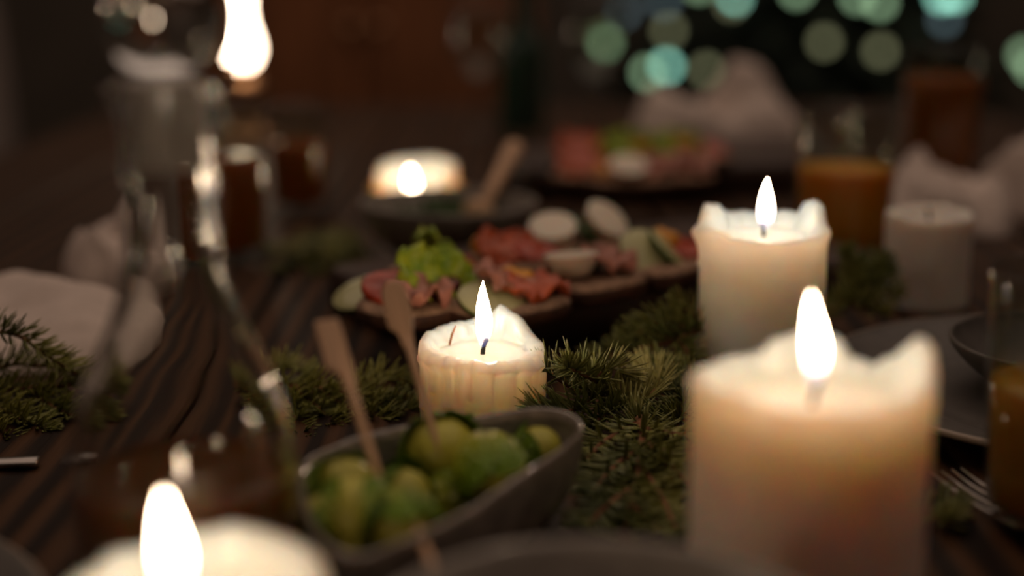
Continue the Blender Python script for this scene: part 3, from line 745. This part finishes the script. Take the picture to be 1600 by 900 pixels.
b2 = (.165, 1.36); B2A = math.radians(12)
board('dark wooden serving board at the far end, under more open sandwiches', b2[0], b2[1], B2A, .34, .17, .03, 5)
def b2pos(u, v):
    p = on(u, v, .042); p.z = T+.0306; return p
g2 = 'open sandwiches on the far board'
for (u, v, rz, k, tp, lb) in [
  (925, 268, .2, 0, [('salmon_slice', -.008, 0, .001, (.5, 0, 0)), ('tomato_slice', -.01, .012, .006, (.6, 0, 0))], 'open sandwich with salmon and tomato on the far board'),
  (985, 275, .1, 1, [('egg_half', -.004, -.006, 0, (.4, 0, 0)), ('pepper_piece', -.02, .004, 0, (.4, 0, 0)), ('ham_fold', .012, .006, 0, (.4, 0, 0))], 'open sandwich with an egg half and pepper on the far board'),
  (1055, 270, .3, 2, [('ham_fold', -.006, 0, .001, (.5, .2, 0)), ('ham_fold', .014, 0, .001, (.4, 0, 1)), ('tomato_slice', .02, .01, .003, (.5, 0, 1))], 'open sandwich with two ham folds on the far board'),
  (920, 238, .0, 1, [('salmon_slice', -.01, .004, .003, (.7, 0, 0)), ('pepper_piece', .012, 0, 0, (0, 0, 0))], 'open sandwich with upright salmon in the back row of the far board'),
  (1000, 240, .2, 0, [('pepper_piece', .0, 0, .001, (.2, 0, 0)), ('lettuce_leaf', -.012, .004, .002, (.8, 0, 0))], 'open sandwich with lettuce and pepper on the far board'),
  (1085, 240, .15, 2, [('pepper_piece', -.010, .0, .004, (.2, 0, 0)), ('lettuce_leaf', -.018, .006, .002, (.8, 0, 0)), ('tomato_slice', .012, 0, .001, (.6, 0, 0))], 'open sandwich with pepper, lettuce and tomato by the crumpled napkin')]:
    sandwich(lb, b2pos(u, v), rz, k, tp, g2)

# ---------------------------------------------------------------- far salad bowl with spoon, other dishes
def dish(name, label, cat_, x, y, profile_out, profile_in, m, rim=None, z=0.0, n=80, wob=0):
    o = tag(link(name, None or mesh(name, *lathe(smooth_profile(profile_out, 4)+smooth_profile(profile_in, 4), n), m)), label, cat_)
    o.location = (x, y, T+z); return o
a = on(722, 385)
sx_, sy_ = -.045, 1.005
dish('salad_bowl', 'grey bowl of leaves with a wooden spoon, behind the sandwich board', 'bowl', sx_, sy_,
     [(0, 0), (.034, 0), (.037, .003), (.052, .018), (.060, .032), (.063, .042)], [(.0612, .0425), (.0575, .033), (.049, .020), (.034, .007), (0, .005)], 'stoneware_pale')
for i in range(7):
    an = i*.9; o = tag(link('salad_leaf', let if i % 3 == 0 else herb), 'ruffled light green leaf in the grey salad bowl' if i % 3 == 0 else 'dark herb leaf in the grey salad bowl', 'leaf', 'leaves in the grey salad bowl')
    o.location = (sx_+.027*math.cos(an), sy_+.024*math.sin(an), T+.019+.003*(i % 3)); o.rotation_euler = (.2*math.cos(an), .2*math.sin(an), an); o.scale = (.8 if i % 3 == 0 else 1.6,)*3
s0, s1 = at(742, 345, 1.0), at(806, 228, 1.10)
spn = thing('wooden_spoon', 'wooden spoon standing in the grey salad bowl', 'spoon', s0)
d = s1-s0
link('handle', mesh('handle', *tube([d*.18, d*.4, d*.7, d*.97, d], [.0045, .005, .006, .0075, .005], 10), 'bamboo'), spn)
bw = mesh('spoon_bowl', *tube([d*0.0, d*.04, d*.10, d*.16, d*.2], [.004, .011, .0125, .008, .004], 12), 'bamboo'); link('spoon_bowl', bw, spn)

# stoneware dish close to the lens, plates and napkins
dish('side_bowl', 'pale grey stoneware bowl between the two near candles', 'bowl', .022, .316,
     [(0, 0), (.030, 0), (.033, .003), (.046, .018), (.056, .036), (.060, .050)], [(.0585, .0515), (.0560, .050), (.052, .036), (.042, .019), (.028, .007), (0, .005)], 'stoneware_pale')
def plate(label, x, y, r, z=0.0, m='plate_grey', name='dinner_plate', h=.014, group=None):
    o = thing(name, label, 'plate', (x, y, T+z), group=group)
    link('plate_body', mesh('plate_body', *lathe(smooth_profile([(0, 0), (r*.62, 0), (r*.66, .0015), (r*.85, h*.6), (r*.985, h-.0010)], 3) + smooth_profile([(r*.985, h+.0016), (r*.84, h*.6+.003), (r*.66, .0055), (r*.58, .0042), (0, .004)], 3), 96), m), o)
    link('rim', mesh('rim', *lathe([(r*.983, h-.0012), (r*.995, h-.0012), (r, h), (r*.998, h+.0012), (r*.99, h+.0018), (r*.983, h+.0017), (r*.983, h-.0012)], 96, False), 'plate_rim'), o)
    return o
plate('grey plate at the near left edge beside the wide candle', -.252, .372, .115)
plate('large grey plate under a smaller bowl, beside the thick candle', .272, .655, .121)
dish('soup_bowl', 'dark grey bowl standing on the large plate', 'bowl', .276, .665,
     [(0, 0), (.034, 0), (.037, .002), (.050, .010), (.060, .020), (.062, .025)], [(.0605, .0258), (.057, .020), (.048, .012), (.034, .006), (0, .004)], 'plate_grey', z=.0046)
def napkin(label, x, y, rx, ry, h, seed, rz=0, z=0.0, power=1.0):
    nu, nv = 44, 36; top = []
    for j in range(nv+1):
        for i in range(nu+1):
            a = i/nu*2-1; b = j/nv*2-1
            e = min(1, math.hypot(a, b)**2)
            base = max(0, 1-a*a)**.7*max(0, 1-b*b)**.7
            fold = .5+.5*noise.noise(Vector((a*1.9+seed, b*1.6, seed))) + .22*math.sin(a*5+b*2+seed*2) + .18*noise.noise(Vector((a*5+seed, b*5, 2)))
            zz = max(.0012, .0012 + h*(base**power)*max(0, .35+.65*fold))
            q = 1 + .06*noise.noise(Vector((a*2, b*2, seed+5)))
            top.append(Vector((a*rx*q*math.sqrt(max(0, 1-b*b*.35)), b*ry*q*math.sqrt(max(0, 1-a*a*.35)), zz)))
    K = len(top); W = nu+1
    V = top + [Vector((p.x*.995, p.y*.995, max(0, 0*p.z))) for p in top]
    Fc = [(j*W+i, j*W+i+1, (j+1)*W+i+1, (j+1)*W+i) for j in range(nv) for i in range(nu)]
    Fc += [tuple(K+q for q in reversed(f)) for f in list(Fc)]
    bd = [i for i in range(nu)] + [j*W+nu for j in range(nv)] + [nv*W+i for i in range(nu, 0, -1)] + [j*W for j in range(nv, 0, -1)]
    for i in range(len(bd)):
        p, q = bd[i], bd[(i+1) % len(bd)]; Fc.append((q, p, p+K, q+K))
    o = tag(link('napkin', mesh('napkin', V, Fc, 'linen')), label, 'napkin', 'crumpled linen napkins')
    o.location = (x, y, T+z); o.rotation_euler = (0, 0, rz)
    return o
p = on(20, 500, .0); napkin('wide pale linen napkin behind the left spruce branch', -.325, .775, .120, .085, .040, 2, .1, power=.6)
p = on(152, 480, .0); napkin('small crumpled linen napkin beside the wide pale napkin', -.262, .925, .036, .034, .060, 3, .5, power=.7)
p = on(1120, 215); napkin('large crumpled napkin beyond the far sandwich board', .235, 1.60, .105, .07, .105, 6, .1, power=.7)
napkin('pale napkin behind the juice glass and unlit candle', .345, 1.135, .060, .055, .065, 8, -.3, power=.7)
napkin('napkin crumpled at the right rim of the table, near the cider', .455, 1.21, .050, .05, .090, 9, .4, power=.8)

# cutlery
f0, f1 = on(1478, 742, .004), on(1565, 790, .004)
fd = (f1-f0).normalized(); fn = Vector((-fd.y, fd.x, 0))
fk = thing('fork', 'steel fork with long tines, lying behind the amber drinking glass', 'fork', Vector((f0.x, f0.y, T)))
up = lambda s, o_, z: fd*s + fn*o_ + Vector((0, 0, z))
for q in (-1.5, -.5, .5, 1.5):
    link('tine', mesh('tine', *tube([up(0, q*.0048, .006), up(.012, q*.0048, .0042), up(.034, q*.0048, .0028), up(.046, q*.0046, .0030)], [.0004, .0007, .0008, .0012], 8), 'steel'), fk)
hd = [up(s, 0, z) for s, z in ((.044, .0032), (.055, .0036), (.068, .0060), (.085, .0065), (.12, .0045), (.16, .0032), (.175, .003))]
hw = [.0086, .0088, .0040, .0026, .0032, .0055, .003]
rg = [[c + fn*(wd*math.cos(2*PI*k/12)) + Vector((0, 0, .0013*math.sin(2*PI*k/12))) for k in range(12)] for c, wd in zip(hd, hw)]
link('handle', mesh('handle', *loft(rg), 'steel'), fk)
k0, k1 = on(-60, 722, .004), on(60, 716, .004)
kd = (k1-k0); kn = Vector((-kd.y, kd.x, 0)).normalized()
kn_o = thing('table_knife', 'steel table knife lying in front of the left spruce branch', 'knife', Vector((k0.x, k0.y, T)))
kz = Vector((0, 0, 1))
hr = [[kd*t + kz*(.0026) + kn*(a_*math.cos(2*PI*k/12)) + kz*(.0022*math.sin(2*PI*k/12)) for k in range(12)] for t, a_ in ((.40, .003), (.5, .004), (.8, .0042), (.97, .0044), (1.0, .003))]
link('handle', mesh('handle', *loft(hr), 'steel'), kn_o)
blr = [[kd*t + kz*(.0024) + kn*(a_*math.cos(2*PI*k/12)) + kz*(.0009*math.sin(2*PI*k/12)) for k in range(12)] for t, a_ in ((-1.3, .002), (-1.1, .008), (-.4, .0095), (.2, .0085), (.41, .004))]
link('blade', mesh('blade', *loft(blr), 'steel'), kn_o)

q0 = on(1472, 772, .0015); qs = [on(u_, v_, .0012)-Vector((q0.x, q0.y, T)) for u_, v_ in ((1472, 772), (1488, 790), (1505, 800), (1526, 816))]
tg = tag(link('dry_twig', mesh('dry_twig', *tube(qs, [.0006, .0012, .0011, .0004], 8), 'bark')), 'short orange-brown dry twig lying on the table near the fork', 'twig')
tg.location = (q0.x, q0.y, T)

# ---------------------------------------------------------------- beyond the table
def chair(label, x, y, rz):
    c = thing('dining_chair', label, 'chair', (x, y, 0), (0, 0, rz))
    link('seat', mesh('seat', *box(-.23, .23, -.22, .22, .42, .49, .02), 'fabric'), c)
    V, Fc = loft([[Vector((xx*s, -.215 - .03*(1-(xx/.23)**2) + yo - (zz-.55)*.14, zz)) for xx, yo in ((-.23, 0), (-.12, -.004), (0, -.006), (.12, -.004), (.23, 0), (.23, .05), (.12, .046), (0, .044), (-.12, .046), (-.23, .05))] for zz, s in ((.53, .95), (.56, 1), (.75, 1.02), (.92, 1), (.97, .93), (.985, .8))])
    link('backrest', mesh('backrest', V, Fc, 'fabric'), c)
    for sx in (-.2, .2):
        link('leg', mesh('leg', *box(sx-.018, sx+.018, .165, .201, 0, .42), 'dark_wood', False), c)
        link('leg', mesh('leg', *tube([Vector((sx, -.19, 0)), Vector((sx, -.19, .45)), Vector((sx, -.225, .72)), Vector((sx, -.245, .86))], .018, 8), 'dark_wood'), c)
    return c
chair('grey upholstered dining chair beyond the far corner of the table', -1.08, 2.75, -PI/2-.7)
# sideboard added to stand in for a warm-lit patch of wall
sb = thing('cabinet', 'reddish brown wooden cabinet added for the warm-lit wall patch beyond the table', 'cabinet', (-.36, 3.55, 0))
link('body', mesh('body', *box(-.42, .42, 0, .45, .08, 1.5, .004), 'red_wood', False), sb)
for sx in (-1, 1):
    dr = link('door', mesh('door', *box(min(sx*.01, sx*.40), max(sx*.01, sx*.40), -.022, -.001, .12, 1.46, .004), 'red_wood', False), sb)
    link('panel', mesh('panel', *box(min(sx*.07, sx*.34), max(sx*.07, sx*.34), -.030, -.022, .2, 1.38, .003), 'red_wood', False), dr)
    link('knob', mesh('knob', *lathe([(0, 0), (.014, .004), (.016, .012), (.008, .02), (.006, .03), (0, .03)], 20), 'brass'), dr, (sx*.035, -.05, .8), (-PI/2, 0, 0))
    for yy in (.03, .42):
        link('foot', mesh('foot', *lathe([(0, 0), (.02, 0), (.03, .04), (.028, .081), (0, .081)], 16), 'red_wood'), sb, (sx*.38, yy, 0))

# fir tree with fairy lights
tx, ty = 1.02, 5.0
tr = thing('fir_tree', 'dark fir tree hung with green fairy lights beyond the table', 'tree', (tx, ty, 0))
link('trunk', mesh('trunk', *tube([Vector((0, 0, 0)), Vector((0, 0, .8)), Vector((0, 0, 2.1))], [.06, .05, .012], 10), 'dark_wood'), tr)
V, Fc = [], []
for q in range(210):
    z = .28 + 1.75*(q/210)**1.1; R = .98*(1-(z-.15)/2.05)*random.uniform(.8, 1.03); a = q*2.399963
    ex = Vector((R*math.cos(a), R*math.sin(a), z-.12*R)); st = Vector((0, 0, z+.06))
    v, f = tube([st, st.lerp(ex, .45)+Vector((0, 0, .02)), st.lerp(ex, .85), ex], [.02, .085*(.4+R*.6), .06*(.4+R*.6), .006], 7)
    o_ = len(V); V += v; Fc += [tuple(i+o_ for i in ff) for ff in f]
stuff(link('foliage', mesh('foliage', V, Fc, 'tree_green'), tr))
bulbs = [(940, 57, 'olive'), (975, 18, 'blue'), (1045, 48, 'olive'), (1037, 4, 'blue'), (1012, 114, 'green'), (1042, 103, 'teal'), (1104, 110, 'olive'), (1092, -22, 'green'), (1147, -2, 'teal'), (1143, 4, 'olive'),
         (1245, -14, 'green'), (1288, 66, 'olive'), (1340, -6, 'green'), (1375, 4, 'green'), (1376, 80, 'olive'), (1472, -6, 'teal'), (1492, -8, 'teal'), (1476, 30, 'blue'), (1612, 105, 'green'), (1600, 86, 'green'), (1190, 168, 'teal'),
         (946, 68, 'green'), (1420, -50, 'green'), (1560, -45, 'teal'), (1200, -60, 'teal'), (1000, -45, 'green'), (1330, -75, 'teal')]
def tree_Y(u, v):
    for k in range(60):            # first point along the sight line that meets the tree's cone
        Y = 3.9 + k*.02; p = at(u, v, Y)
        R = 1.0*(1-(p.z-.15)/2.05)
        if math.hypot(p.x-tx, p.y-ty) < R: return Y-.03
    return ty-.25
ls = thing('fairy_lights', 'string of green and teal fairy lights on the fir tree', 'string lights', (tx, ty, 0))
o0 = Vector((tx, ty, 0))
bp_ = sorted([(u, v, c) for u, v, c in bulbs], key=lambda t: (round(t[1]/55), t[0]*(1 if round(t[1]/55) % 2 else -1)))
bm_me = {c: mesh('bulb', *lathe(smooth_profile([(0, -.019), (.010, -.016), (.0185, -.002), (.016, .010), (.007, .018), (0, .019)], 3), 20), 'bulb_'+c) for c in ('teal', 'green', 'olive', 'blue')}
pts = []
for u, v, c in bp_:
    p = at(u, v, tree_Y(u, v)) - o0
    link('bulb', bm_me[c], ls, p); pts.append(p + Vector((0, 0, .021)))
link('cable', mesh('cable', *tube(cat(pts, 4), .0025, 6), 'cable'), ls)
